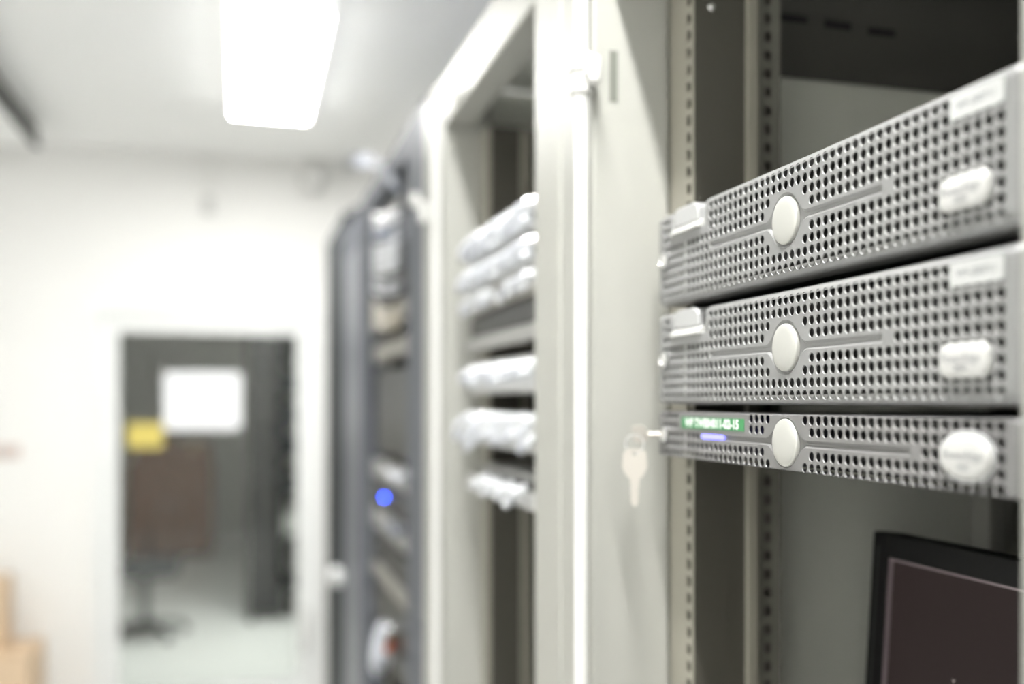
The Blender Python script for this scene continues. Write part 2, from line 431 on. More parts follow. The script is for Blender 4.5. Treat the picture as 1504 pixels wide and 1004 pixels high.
def closed_rack(label, y0, y1, z1, frame, door, inner):
    t = thing('server_cabinet', (XF+.42, (y0+y1)/2, 0), label, 'cabinet')
    box('carcass', (XF+.03, y0, 0), (XF+.85, y1, z1), frame, t, .004)
    dd = box('cabinet_door', (XF, y0+.004, .06), (XF+.028, y1-.004, z1-.02), door, t, .004)
    box('door_window', (XF-.001, y0+.07, .16), (XF+.001, y1-.07, z1-.12), inner, dd)
    return t, dd
y45, _ = onX(505, 0, XF); y5e, _ = onX(479, 0, XF)
r4, d4 = closed_rack('closed slate-grey server cabinet beside the blue-grey rack', y34+.004, y45, RT+.03, 'blue_steel', 'blue_steel', 'blue_light')
r5, d5 = closed_rack('closed charcoal server cabinet at the end of the row by the glass door', y45+.004, y5e, RT+.10, 'dark_steel', 'dark_steel', 'dark_steel')
for dd, p0, p1, px in ((d5, 826, 866, 493),):
    Xh = XF - .02
    yh, za = onX(px, p0, Xh); _, zb = onX(px, p1, Xh)
    hh = box('door_handle', (Xh-.014, yh-.05, zb+.02), (XF, yh+.05, za-.02), 'white_alu', dd, .008)
    MB().lathe([(.012, 0), (.012, .006), (.009, .008)], (Xh-.014, yh, (za+zb)/2), (-1, 0, 0), 14).build('lock', 'chrome', dd, smooth=True)

# ================================================================== the three servers
YFAR, _ = onX(966, 0, XB); YNEAR, _ = onX(1498, 0, XB)
WB = YFAR - YNEAR
PIT = .00845
def outline(Wd, Ht, l, r, t, b, ni, notch, rad=.0042, n=4):
    def arc(cx, cy, rr, a0, a1): return [(cx + rr*math.cos(R(a0+(a1-a0)*k/n)), cy + rr*math.sin(R(a0+(a1-a0)*k/n))) for k in range(n+1)]
    rr = max(.0012, rad - max(l, .0))
    p = []
    p += arc(l+rr, b+rr, rr, 180, 270) + arc(Wd-r-rr, b+rr, rr, 270, 360) + arc(Wd-r-rr, Ht-t-rr, rr, 0, 90)
    if notch:
        s0, s1, dp = notch; q = .0022
        s0 -= ni; s1 += ni; zt = Ht - dp - ni
        p += arc(s1+q, Ht-t-q, q, 90, 180) + [(s1, zt+.0), (s0, zt+.0)] + arc(s0-q, Ht-t-q, q, 0, 90)
    p += arc(l+rr, Ht-t-rr, rr, 90, 180)
    return p
def inset(loop, e):
    n = len(loop); out = []
    A = sum(loop[i][0]*loop[(i+1) % n][1]-loop[(i+1) % n][0]*loop[i][1] for i in range(n))
    sg = 1 if A > 0 else -1
    for i in range(n):
        p0, p1, p2 = Vector(loop[i-1]), Vector(loop[i]), Vector(loop[(i+1) % n])
        d1 = (p1-p0).normalized(); d2 = (p2-p1).normalized()
        n1 = Vector((-d1.y, d1.x))*sg; n2 = Vector((-d2.y, d2.x))*sg
        m = (n1+n2); m = m.normalized() if m.length > 1e-6 else n1
        k = e / max(.5, m.dot(n1))
        out.append((p1.x+m.x*k, p1.y+m.y*k))
    return out
def emblem_recess(sc, tc, Rm, g, sl, sr):
    """outline of the long groove that widens into a ring around the round emblem (CCW)"""
    up = []
    fl, ang = .028, 42
    def bez(a, b, c, d_, n=8): return [tuple(Vector(a)*(1-t)**3+Vector(b)*3*t*(1-t)**2+Vector(c)*3*t*t*(1-t)+Vector(d_)*t**3) for t in [k/n for k in range(n+1)]]
    ce = (Rm*math.cos(R(ang)), Rm*math.sin(R(ang)))
    tn = (math.sin(R(ang)), -math.cos(R(ang)))
    q = [(sr-sc, -g*.5), (sr-sc, g*.5), (sr-sc-.001, g)]
    q += bez((fl, g), (fl-.006, g), (ce[0]+tn[0]*.005, ce[1]+tn[1]*.005), ce)
    nA = 20
    q += [(Rm*math.cos(R(ang+(180-2*ang)*k/nA)), Rm*math.sin(R(ang+(180-2*ang)*k/nA))) for k in range(1, nA)]
    q += list(reversed([(-a, b) for a, b in bez((fl, g), (fl-.006, g), (ce[0]+tn[0]*.005, ce[1]+tn[1]*.005), ce)]))
    q += [(sl-sc+.001, g), (sl-sc, g*.5), (sl-sc, -g*.5), (sl-sc+.001, -g)]
    lo = bez((fl, g), (fl-.006, g), (ce[0]+tn[0]*.005, ce[1]+tn[1]*.005), ce)
    q += [(-a, -b) for a, b in lo]
    q += [(Rm*math.cos(R(180+ang+(180-2*ang)*k/nA)), Rm*math.sin(R(180+ang+(180-2*ang)*k/nA))) for k in range(1, nA)]
    q += [(a, -b) for a, b in reversed(lo)]
    q += [(sr-sc-.001, -g)]
    return [(a+sc, b+tc) for a, b in q]
def sx(px):                      # photo x on the bezel plane -> distance from the far end of the bezel
    return YFAR - onX(px, 0, XB)[0]
def server(ztop, units, label, bmat):
    Ht = .0815 if units == 2 else .0405
    zb = ztop - Ht
    Wf = lambda s, t, d_: (XB + d_, YFAR - s, zb + t)
    root = thing('rack_server', (XB+.3, (YFAR+YNEAR)/2, zb), label, 'server', 'servers mounted in the open beige rack')
    sc, tc = sx(1153.2), Ht/2 - .0003
    notch = (sx(988), sx(1034), .0205) if units == 2 else None
    nr = 9 if units == 2 else 5
    sl, sr = (sx(1042), sx(1296)) if units == 2 else (sx(1031), sx(1337))
    Rm = .0196 if units == 2 else .0180
    # holes
    holes = []; cols = 52; s_last = sx(1469.5)
    lab = (sx(1001), sx(1094))
    for r_ in range(nr):
        k = r_ - nr//2
        for c in range(cols):
            s = s_last - PIT*c; t_ = tc - k*(.0083 if units == 2 else .0080)
            ds = abs(s - sc)
            if s < .010: continue
            if notch and notch[0]-.006 < s < notch[1]+.006 and t_ > Ht-notch[2]-.006: continue
            if k == 0 and sl-.006 < s < sr+.006: continue
            lim = {0: 0, 1: .0275, 2: .0215 if units == 2 else .0205}.get(abs(k), 0)
            if ds < lim: continue
            if abs(k) == 3 and math.hypot(ds, t_-tc) < Rm+.0042: continue
            if units == 1 and k < 0 and lab[0]-.004 < s < lab[1]+.004: continue
            holes.append((s, t_))
    n = 14; ro, rm, ri = .00342, .00326, .00312
    circ = [(math.cos(2*math.pi*k/n+.1), math.sin(2*math.pi*k/n+.1)) for k in range(n)]
    lv = [(.0036, .0036, .0060, .0072 if units == 2 else .0026, .0030, 0.0),
          (.0016, .0016, .0036, .0040 if units == 2 else .0012, .0012, .0011),
          (.0005, .0005, .0014, .0016 if units == 2 else .0004, .0004, .0030),
          (0, 0, 0, .0004 if units == 2 else 0, 0, .0056), (0, 0, 0, 0, 0, .0085), (0, 0, 0, 0, 0, .024)]
    if units == 1: lv = [(a, b, .0016 if i == 0 else c*.35, .0014 if i == 0 else d_*.5, e, f_) for i, (a, b, c, d_, e, f_) in enumerate(lv)]
    loops = [outline(WB, Ht, a, b, c, d_, e, notch) for (a, b, c, d_, e, f_) in lv]
    groove = emblem_recess(sc, tc, Rm, .0030 if units == 2 else .0026, sl, sr)
    hl = [[(s+ro*a, t_+ro*b) for a, b in circ] for s, t_ in holes]
    v2, tris = plate(loops[0], hl + [groove])
    mb = MB(); mb.add([Wf(a, b, 0) for a, b in v2], tris)
    for i in range(len(loops)-1):
        A, B = loops[i], loops[i+1]; m = len(A)
        mb.add([Wf(a, b, lv[i][5]) for a, b in A] + [Wf(a, b, lv[i+1][5]) for a, b in B], [(k, (k+1) % m, m+(k+1) % m, m+k) for k in range(m)])
    for (s, t_) in holes:
        rg = [(ro, 0), (rm, .0002), (ri, .0005), (ri, .0009)]
        vs_ = [Wf(s+r_*a, t_+r_*b, d_) for r_, d_ in rg for a, b in circ]
        mb.add(vs_, [(i*n+k, i*n+(k+1) % n, (i+1)*n+(k+1) % n, (i+1)*n+k) for i in range(3) for k in range(n)])
    g1 = inset(groove, .0005); g2 = inset(groove, .0019)
    m = len(groove)
    for (A, da), (B, db) in (((groove, 0), (g1, .0004)), ((g1, .0004), (g2, .0020))):
        mb.add([Wf(a, b, da) for a, b in A] + [Wf(a, b, db) for a, b in B], [(k, (k+1) % m, m+(k+1) % m, m+k) for k in range(m)])
    v3, t3 = plate(g2, [])
    mb.add([Wf(a, b, .0020) for a, b in v3], t3)
    bz = mb.build('bezel', bmat, root, smooth=True)
    bz.data.set_sharp_from_angle(angle=R(32))
    # chassis behind the bezel and the rack ears
    box('chassis', Wf(.012, .0015, .0245), Wf(WB-.012, Ht-.0015, .56), 'device_black', root, .001)
    for s0, s1 in ((-.012, .0119), (WB-.0119, WB+.012)):
        box('mounting_ear', Wf(s0, .002, .0300), Wf(s1, Ht-.002, .0325), 'device_silver', root)
    # round emblem
    e = MB().lathe([(.0168, -.0020), (.0168, .0004), (.0164, .0011), (.0153, .0016), (.0120, .0021), (.0070, .0025), (.0025, .0026)], Wf(sc, tc, 0), (-1, 0, 0), 40)
    e.build('emblem_disc', 'emblem_silver', bz, smooth=True)
    # lock at the far end
    lk = MB().lathe([(.0078, 0), (.0078, .0022), (.0066, .0034), (.0040, .0038), (.0036, .0030)], Wf(.0170, tc - .0005, .0), (-1, 0, 0), 24).build('lock', 'chrome', bz, smooth=True)
    TM = lambda s, t_, d_: (lambda a, b: Wf(s+a, t_+b, d_))
    if units == 2:
        # release latch in the notch
        s0, s1, dp = notch
        mb = MB()
        prof = [(0, -dp+.0052), (0, -.003), (.0015, -.0006), (.005, .0006), (.028, .0006), (.032, -.0008), (.0345, -.004), (.0350, -dp+.0052)]
        prof = [(s0+.0012+a*(s1-s0)/.046, Ht+b) for a, b in prof]
        mb.prism(prof, .0010, .0230, Wf)
        lt = mb.build('release_latch', 'silver_latch', bz, bevel=.0012)
        # ledge under the latch
        zl = Ht - dp
        mb = MB(); mb.prism([(-.0034, zl-.0022), (-.0034, zl-.0004), (.0012, zl+.0046), (.0180, zl+.0046), (.0180, zl-.0022)], s0-.0005, s1-.0065, lambda d_, t_, s_: Wf(s_, t_, d_))
        mb.build('latch_ledge', 'badge_white', bz, bevel=.0008)
        # white asset sticker and its print
        a0, a1 = sx(1396.5), sx(1475.5)
        st = box('asset_sticker', Wf(a0, Ht-.0178, -.0004), Wf(a1, Ht-.0052, 0.0002), 'paper', bz)
        text('sticker_print', 'WF-200711', .0062, 'ink', bz, TM((a0+a1)/2, Ht-.0113, -.00055))
        # pill-shaped model badge
        b0, b1 = sx(1383), sx(1457.5); bc = (b0+b1)/2; hw = (b1-b0)/2; tb = tc-.0163; hh = .0094
        def pill(e_):
            rr = .0072
            out = []
            for (cx, cy, q0) in ((hw-rr, hh-rr, 0), (-hw+rr, hh-rr, 90), (-hw+rr, -hh+rr, 180), (hw-rr, -hh+rr, 270)):
                out += [(cx+(rr-e_)*math.cos(R(q0+90*k/6)), cy+(rr-e_)*math.sin(R(q0+90*k/6))) for k in range(7)]
            return out
        lvls = [(0, .0005), (0, -.0012), (.0005, -.0022), (.0016, -.0028), (.003, -.0031)]
        mb = MB(); prev = None
        for e_, d_ in lvls:
            cur = [Wf(bc+a, tb+b, d_) for a, b in pill(e_)]
            if prev: m = len(cur); mb.add(prev+cur, [(k, (k+1) % m, m+(k+1) % m, m+k) for k in range(m)])
            prev = cur
        mb.add(prev, [tuple(range(len(prev)))])
        mb.build('model_badge', 'badge_white', bz, smooth=True)
        text('badge_print', 'PowerEdge', .0066, 'ink', bz, TM(bc-.001, tb+.0012, -.0033))
        text('badge_print', '2850', .0052, 'ink', bz, TM(bc-.001, tb-.0040, -.0033))
    else:
        # oval badge in a raised collar
        b0, b1 = sx(1384), sx(1461.5); bc = (b0+b1)/2; hw = (b1-b0)/2; tb = tc-.0003
        hh = .0126
        mb = MB(); prev = None; n = 40
        for e_, d_ in [(-.0016, .0004), (-.0014, -.0010), (-.0006, -.0014), (0, -.0008)]:
            cur = [Wf(bc+(hw-e_)*math.cos(2*math.pi*k/n), tb+(hh-e_)*math.sin(2*math.pi*k/n), d_) for k in range(n)]
            if prev: mb.add(prev+cur, [(k, (k+1) % n, n+(k+1) % n, n+k) for k in range(n)])
            prev = cur
        mb.build('badge_collar', 'silver_latch', bz, smooth=True)
        mb = MB(); prev = None
        for e_, d_ in [(.0002, .0005), (.0002, -.0014), (.0008, -.0026), (.002, -.0032), (.004, -.0035)]:
            cur = [Wf(bc+(hw-e_)*math.cos(2*math.pi*k/n), tb+(hh-e_)*math.sin(2*math.pi*k/n), d_) for k in range(n)]
            if prev: mb.add(prev+cur, [(k, (k+1) % n, n+(k+1) % n, n+k) for k in range(n)])
            prev = cur
        mb.add(prev, [tuple(range(n))])
        mb.build('model_badge', 'badge_white', bz, smooth=True)
        text('badge_print', 'PowerEdge', .0066, 'ink', bz, TM(bc, tb+.0006, -.0037))
        text('badge_print', '1850', .0052, 'ink', bz, TM(bc, tb-.0056, -.0037))
        # green label strip with white print, blue status light
        a0, a1 = sx(1002), sx(1093)
        lb = box('label_strip', Wf(a0, tc+.0062, -.0005), Wf(a1, tc+.0157, .0002), 'green_label', bz)
        text('label_print', 'WF TWE04011-02-15', .0098, 'white_ink', bz, TM((a0+a1)/2, tc+.0108, -.0007), squeeze=.95*(a1-a0)/.0975, bold=.0004)
        l0, l1 = sx(1030), sx(1062)
        box('status_light', Wf(l0, tc-.0019, -.0002), Wf(l1, tc+.0022, .0032), 'blue_led', bz, .0008)
    return root, (lambda s, t_, d_: Wf(s, t_, d_)), tc
Z1 = UZ(.4405); Z2 = Z1 - .0889; Z3 = UZ(-.074) + .0405/2
server(Z1, 2, 'topmost silver two-unit server with perforated bezel and release latch', 'silver_bezel')
server(Z2, 2, 'middle silver two-unit server with perforated bezel, above the thin server', 'silver_bezel')
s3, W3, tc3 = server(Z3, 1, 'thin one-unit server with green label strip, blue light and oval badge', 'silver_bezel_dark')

# keys hanging from the lock of the thin server
ko = Vector(W3(.0170, tc3-.0005, -.0038))
t = thing('lock_key', tuple(ko), 'brass-coloured key pushed into the lock of the thin server', 'key')
kd = Vector((-1, .32, 0)).normalized()                 # the key stands out towards the aisle
ke = ko + kd*.012
mb = MB(); mb.tube([ko, ke], .0022, 8); mb.build('key_blade', 'key_metal', t, smooth=True)
def key_head(o, ax, up, wdt, hgt, th, name, m_, parent):
    """flat key bow: a plate with a hole, plane spanned by ax (length) and up"""
    ax = Vector(ax).normalized(); up = Vector(up).normalized(); nn = ax.cross(up).normalized()
    out = [(0, -wdt*.28), (hgt*.10, -wdt*.36), (hgt*.35, -wdt*.5), (hgt*.85, -wdt*.46), (hgt, -wdt*.30), (hgt, wdt*.30), (hgt*.85, wdt*.46), (hgt*.35, wdt*.5), (hgt*.10, wdt*.36), (0, wdt*.28)]
    hole = [(hgt*.83+.0022*math.cos(2*math.pi*k/10), .0022*math.sin(2*math.pi*k/10)) for k in range(10)]
    v2, tris = plate(out, [hole]); mb = MB()
    P = lambda a, b, c: tuple(Vector(o) + ax*a + up*b + nn*c)
    mb.add([P(a, b, th/2) for a, b in v2], tris); mb.add([P(a, b, -th/2) for a, b in v2], [tuple(reversed(q)) for q in tris])
    for lp in (out, hole):
        m = len(lp); mb.add([P(a, b, th/2) for a, b in lp]+[P(a, b, -th/2) for a, b in lp], [(k, (k+1) % m, m+(k+1) % m, m+k) for k in range(m)])
    return mb.build(name, m_, parent), P(hgt*.83, 0, 0)
hd, hp = key_head(ke, kd, (.25, .2, -1), .017, .014, .0022, 'key_bow', 'key_metal', t)
hp = Vector(hp)
rr = .0085
dr = Vector((.8, -.6, 0)).normalized()
rc = hp + Vector((0, 0, -rr)) 
ring = MB().tube([rc + (dr*math.cos(2*math.pi*k/28) + Vector((0, 0, 1))*math.sin(2*math.pi*k/28))*rr for k in range(28)], .0008, 8, closed=True).build('key_ring', 'chrome', None, smooth=True)
tag(ring, 'small wire key ring hanging from the key in the lock', 'key ring')
kb = rc + Vector((0, 0, -rr-.0003))
hgt = .026
spare = thing('hanging_key', tuple(kb - Vector((0, 0, .05))), 'pale metal key hanging from the small key ring beside the thin server', 'key')
fx = Vector((.9, -.45, 0)).normalized()
key_head(kb + Vector((0, 0, -hgt*.83)), (0, 0, 1), fx, .0225, hgt, .0024, 'key_bow', 'key_metal', spare)
o_ = kb + Vector((0, 0, -hgt*.83))
bl = [(0, -.0042), (-.004, -.0042), (-.006, -.0036), (-.022, -.0036), (-.0255, -.0015), (-.0255, .0012), (-.022, .0036), (-.019, .0026), (-.016, .0038), (-.012, .0028), (-.008, .0040), (0, .0042)]
mb = MB(); nn = Vector((0, 0, 1)).cross(fx)
mb.prism(bl, -.001, .001, lambda a, b, c: tuple(o_ + Vector((0, 0, 1))*a + fx*b + nn*c))
mb.build('key_blade', 'key_metal', spare)

# ================================================================== monitor on its shelf
MX = .565; my1, mz1 = onX(1283, 779, MX)
mw, mh = .372, .318
tilt = R(3.9)
M = Matrix.Translation((MX, my1, mz1)) @ Matrix.Rotation(tilt, 4, 'Y')     # local: -x front, y: 0..-mw, z: 0..-mh
SHZ = mz1 - mh - .03
sh = thing('rack_shelf', (MX, (y_in+y_near)/2, SHZ), 'beige steel shelf under the black monitor in the rack', 'shelf')
box('shelf_tray', (.42, y_near+.062, SHZ-.0025), (.80, y_in-.062, SHZ), 'rail_steel', sh)
box('shelf_lip', (.416, y_near+.062, SHZ-.03), (.4185, y_in-.062, SHZ), 'rail_steel', sh)
t = thing('computer_monitor', (MX+.06, my1-mw/2, SHZ), 'black flat computer monitor with dark brown screen below the servers', 'monitor')
Lx = lambda a, s, z, : (a, -s, z)
box('back_shell', Lx(.014, .004, -.004), Lx(.045, mw-.004, -mh+.004), 'black_plastic', t, .006, M)
mb = MB(); bt = .0225; tt = .0215
for (s0, s1, z0, z1_) in ((0, bt, 0, -mh), (mw-bt, mw, 0, -mh), (bt, mw-bt, 0, -tt), (bt, mw-bt, -mh+.03, -mh)):
    mb.box(Lx(0, s0, z0), Lx(.016, s1, z1_))
fr_ = mb.build('screen_frame', 'black_plastic', t, .0012, M=M)
mb = MB(); q = .0022
for (s0, s1, z0, z1_) in ((bt, bt+q, -tt, -mh+.03), (mw-bt-q, mw-bt, -tt, -mh+.03), (bt+q, mw-bt-q, -tt, -tt-q)):
    mb.box(Lx(.0025, s0, z0), Lx(.012, s1, z1_))
mb.build('screen_lip', 'screen_lip', t, M=M)
MB().box(Lx(-.0006, .008, -.012), Lx(.001, .011, -mh+.012)).build('edge_line', 'device_black', fr_, M=M)
scn = box('screen', Lx(.006, bt+q, -tt-q), Lx(.013, mw-bt-q, -mh+.03), 'screen', t, M=M)
mkY, mkZ = onX(1385, 1003, MX-.012)
ml = M.inverted() @ Vector((MX-.01, mkY, mkZ))
mb = MB(); mb.add([(.0057, ml.y+a, ml.z+b) for a, b in ((0, 0), (.0022, .0032), (0, .0022), (-.0022, .0032))], [(0, 1, 2, 3)])
mb.build('screen_cursor', 'screen_mark', scn, M=M)
box('stand_neck', (MX+.05, my1-mw/2-.035, SHZ+.012), (MX+.075, my1-mw/2+.035, mz1-.12), 'black_plastic', t, .003)
box('stand_base', (MX-.05, my1-mw/2-.11, SHZ), (MX+.13, my1-mw/2+.11, SHZ+.012), 'black_plastic', t, .004)

# ================================================================== network gear in the beige rack
X2 = .352
def zpx(y, px=780, X=X2): return onX(px, y, X)[1]
Y2N, Y2F = y2a + .04, y2b - .045
def device(name, label, cat, ya, yb, z0, z1, X, body, face, ports=0, port_mat='black', leds=0, deep=.26, group=None, rows=1):
    t = thing(name, (X+deep/2, (ya+yb)/2, z0), label, cat, group)
    box('chassis', (X+.004, ya+.024, z0+.001), (X+deep, yb-.024, z1-.001), body, t, .0015)
    fp = box('faceplate', (X, ya+.014, z0), (X+.004, yb-.014, z1), face, t, .001)
    for a, b in ((ya, ya+.0138), (yb-.0138, yb)):
        er = box('mounting_ear', (X, a, z0), (X+.003, b, z1), face, t)
        MB().lathe([(.004, 0), (.004, .0015), (.0025, .0025)], (X, (a+b)/2, (z0+z1)/2), (-1, 0, 0), 10).build('ear_screw', 'chrome', er, smooth=True)
    if ports:
        me = None
        for r_ in range(rows):
            for i in range(ports):
                y = ya + .035 + (yb-ya-.07)*i/(ports-1); z = z0 + (z1-z0)*(.5 if rows == 1 else .3+.4*r_)
                if me is None:
                    p = box('port', (X-.0012, y-.006, z-.0045), (X+.001, y+.006, z+.0045), port_mat, t); me = p; first = (y, z)
                else:
                    p = me.copy(); col.objects.link(p); p.parent = t
                    p.location = (0, y - first[0], z - first[1])
    for i in range(leds):
        box('indicator', (X-.001, ya+.03+i*.012, z1-.008), (X+.001, ya+.034+i*.012, z1-.005), 'plug_clear', t)
    return t
def cable(label, pts, r, m_, group, plugs=(True, True), pm='plug_clear', cat='cable', name='patch_cable', plug_r=.0058):
    pts = smooth_path(pts, 5)
    z = min(p.z for p in pts)
    t = thing(name, (pts[0].x, pts[0].y, z), label, cat, group)
    MB().tube(pts, r, 8).build('cord', m_, t, smooth=True)
    for use, a, b in ((plugs[0], pts[0], pts[1]), (plugs[1], pts[-1], pts[-2])):
        if use:
            dv = (b-a).normalized(); e = a
            mb = MB(); mb.tube([e, e+dv*.022], [plug_r*1.07, plug_r], 8); mb.build('plug', pm, t, smooth=True)
    return t
G2 = 'network devices in the beige rack'
device('patch_bay', 'silver patch panel behind the uppermost loops of white cable', 'patch bay', Y2N, Y2F, zpx(338), zpx(300), X2, 'device_silver', 'device_white', 12, 'black', 0, group=G2)
device('network_switch', 'pale network switch directly beneath the cabled patch panel', 'network switch', Y2N, Y2F, zpx(390), zpx(350), X2, 'device_silver', 'device_white', 12, 'black', 3, group=G2)
device('network_switch', 'tan network switch resting on the black blanking panel', 'network switch', Y2N, Y2F, zpx(432), zpx(393), X2, 'device_tan', 'device_tan', 10, 'plug_clear', 3, group=G2)
device('blanking_panel', 'plain black blanking panel between the tan switch and the grey bar', 'panel', Y2N, Y2F, zpx(470), zpx(435), X2+.004, 'device_black', 'device_black', 0, group=G2, deep=.05)
device('cable_bar', 'flat grey cable bar under the black blanking panel', 'panel', Y2N, Y2F, zpx(499), zpx(474), X2-.004, 'device_tan', 'device_silver', 0, group=G2, deep=.10)
device('media_converter', 'deep silver network unit with white plugs below the grey bar', 'network unit', Y2N, Y2F, zpx(575), zpx(520), X2, 'device_silver', 'device_white', 8, 'plug_clear', 3, group=G2, rows=2)
device('network_router', 'silver router unit with drooping white cables over the lowest shelf', 'router', Y2N, Y2F, zpx(665), zpx(608), X2, 'device_silver', 'device_white', 8, 'plug_clear', 3, group=G2, rows=2)
t = thing('rack_shelf', (X2+.12, (Y2N+Y2F)/2, zpx(748)), 'pale steel shelf at the bottom of the network devices', 'shelf')
box('shelf_tray', (X2, Y2N+.02, zpx(748)), (X2+.30, Y2F-.02, zpx(742)), 'device_white', t)
box('shelf_lip', (X2-.003, Y2N, zpx(748)), (X2-.0002, Y2F, zpx(722)), 'device_white', t)
t = thing('modem_box', (X2+.06, (Y2N+Y2F)/2+.02, zpx(742)+.0005), 'small white modem box lying on the pale steel shelf', 'modem')
box('modem_case', (X2+.012, Y2N+.10, zpx(742)+.0005), (X2+.16, Y2F-.04, zpx(742)+.034), 'device_white', t, .004)
box('modem_front', (X2+.0085, Y2N+.115, zpx(742)+.006), (X2+.0118, Y2F-.055, zpx(742)+.028), 'device_black', t)
cn = 0
def loops(ys, zt, out, drop, label, group, r=.0034, m_='cable_white', X=X2, shift=.05):
    for i, y in enumerate(ys):
        o = out * random.uniform(.75, 1.15); dp = drop * random.uniform(.7, 1.2); sh_ = shift * random.uniform(.6, 1.2)
        cable(label, [(X-.002, y, zt), (X-.6*o, y+.004, zt-.004), (X-o, y+.3*sh_, zt-.5*dp), (X-.9*o, y+.7*sh_, zt-dp), (X-.5*o, y+.95*sh_, zt-.8*dp), (X-.002, y+sh_, zt-.55*dp)], r, m_, group)
ysA = [Y2N+.03+(Y2F-Y2N-.12)*i/8 for i in range(9)]
loops(ysA, zpx(305), .034, .030, 'looped white patch cable plugged into the upper patch panel', 'white patch cables of the upper patch panel', r=.0042)
ysB = [Y2N+.03+(Y2F-Y2N-.12)*i/6 for i in range(7)]
loops(ysB, zpx(360), .030, .026, 'looped white patch cable plugged into the pale network switch', 'white patch cables of the pale switch', r=.004)
ysC = [Y2N+.04, Y2N+.13, Y2N+.27, Y2N+.36]
loops(ysC, zpx(405), .026, .022, 'short white patch cable on the tan network switch', 'white patch cables of the tan switch', r=.0036)
ysF = [Y2N+.03+(Y2F-Y2N-.12)*i/5 for i in range(6)]
loops(ysF, zpx(532), .030, .020, 'short white patch cable on the deep silver unit', 'white patch cables of the deep silver unit', r=.0042)
loops(ysF, zpx(612), .034, .045, 'drooping white cable hanging in front of the router unit', 'white cables of the router unit', r=.0042)
loops(ysF[1:5], zpx(716), .020, .022, 'pale cable end lying over the lip of the steel shelf', 'cable ends on the steel shelf', r=.0042)

# ================================================================== cables and gear in the blue-grey rack
X3 = .330
def z3(y, px=575, X=X3): return onX(px, y, X)[1]
def p3(px, py, X=X3): y, z = onX(px, py, X); return (X, y, z)
Y3N, Y3F = y3a+.045, y3b-.045
G3 = 'devices in the blue-grey rack'
device('network_switch', 'slate network switch under the tangled cables', 'network switch', Y3N, Y3F, z3(370), z3(335), X3, 'device_black', 'blue_light', 10, 'black', 0, group=G3)
device('network_switch', 'beige network switch below the bright white cable bundle', 'network switch', Y3N, Y3F, z3(478), z3(447), X3, 'device_tan', 'device_tan', 8, 'plug_clear', 0, group=G3)
device('blanking_panel', 'dull grey blanking panel under the beige switch', 'panel', Y3N, Y3F, z3(525), z3(498), X3+.004, 'device_black', 'device_tan', 0, group=G3)
device('blanking_panel', 'tall black blanking panel in the middle of the blue-grey rack', 'panel', Y3N, Y3F, z3(672), z3(540), X3+.01, 'device_black', 'device_black', 0, group=G3)
device('network_unit', 'light grey network unit just above the blue lamp', 'network unit', Y3N, Y3F, z3(714), z3(684), X3, 'device_silver', 'device_silver', 6, 'plug_clear', 0, group=G3)
lampdev = device('network_unit', 'dark network unit with a glowing blue lamp', 'network unit', Y3N, Y3F, z3(752), z3(720), X3, 'device_black', 'device_black', 0, group=G3)
device('network_unit', 'grey network unit directly beneath the unit with the blue lamp', 'network unit', Y3N, Y3F, z3(795), z3(758), X3, 'device_silver', 'device_silver', 6, 'plug_clear', 0, group=G3)
device('network_unit', 'black network unit above the slim grey unit', 'network unit', Y3N, Y3F, z3(848), z3(805), X3+.006, 'device_black', 'device_black', 0, group=G3)
device('network_unit', 'slim grey network unit between two black units', 'network unit', Y3N, Y3F, z3(872), z3(852), X3, 'device_silver', 'device_tan', 6, 'black', 0, group=G3)
device('network_unit', 'black network unit behind the coiled white cable', 'network unit', Y3N, Y3F, z3(985), z3(880), X3+.006, 'device_black', 'device_black', 0, group=G3)
lp = p3(563, 730, X3-.004)
MB().lathe([(.0042, 0), (.0042, .003), (.0030, .0046), (.0012, .0052)], (X3, lp[1], lp[2]), (-1, 0, 0), 14).build('blue_lamp', 'blue_lamp', lampdev, smooth=True)
gC = 'tangled cables in the blue-grey rack'
def run3(label, px_pts, r, m_, Xs, plugs=(True, True), group=gC):
    cable(label, [p3(px, py, Xs[i]) for i, (px, py) in enumerate(px_pts)], r, m_, group, plugs, plug_r=.0046)
device('patch_bay', 'black patch bay at the top of the blue-grey rack', 'patch bay', Y3N, Y3F, z3(328), z3(292), X3, 'device_black', 'device_black', 8, 'plug_clear', 0, group=G3)
device('network_switch', 'black network switch behind the thick white cable bundle', 'network switch', Y3N, Y3F, z3(432), z3(376), X3, 'device_black', 'device_black', 8, 'black', 0, group=G3)
XE = X3 - .006
JX, JZ = onY(514, 239, YW-.05)
for k in range(3):
    pts = [p3(590, 268+9*k, .3245), p3(586, 268+8*k, .308), p3(573, 256+7*k, .305), p3(553, 234+6*k, .3155), p3(536, 229+7*k, .40), (JX, YW-.05, JZ-.018*k+.02)]
    cable('pale cable running from the blue-grey rack up to the junction box', pts, .0042, 'cable_pale', 'cables from the rack to the junction box', (True, False), plug_r=.0046)
def bundle(label, n, yn, yf, dy, r, m_, out, sag, pn=587, pf=551):
    o = X3 - out
    for k in range(n):
        a, b = yn + dy*k, yf + dy*k
        run3(label, [(pn, a), (pn-7, a+.2*(b-a)+sag*.5), ((pn+pf)/2-4, (a+b)/2+sag), (pf+1, b+sag*.6), (pf, b)], r, m_, [XE, o+.006, o, o+.004, XE])
bundle('blue-tinted cable looped across the top of the blue-grey rack', 2, 333, 337, 10, .0044, 'cable_blue', .022, 3)
bundle('white cable drooping in the bright upper bundle', 2, 305, 314, 11, .0050, 'cable_bright', .028, 7)
bundle('bright white cable in the thick lower bundle', 4, 352, 362, 11.5, .0054, 'cable_bright', .034, 6)
bundle('pale cable hanging below the thick white bundle', 2, 414, 412, 11, .0048, 'cable_white', .024, 6)
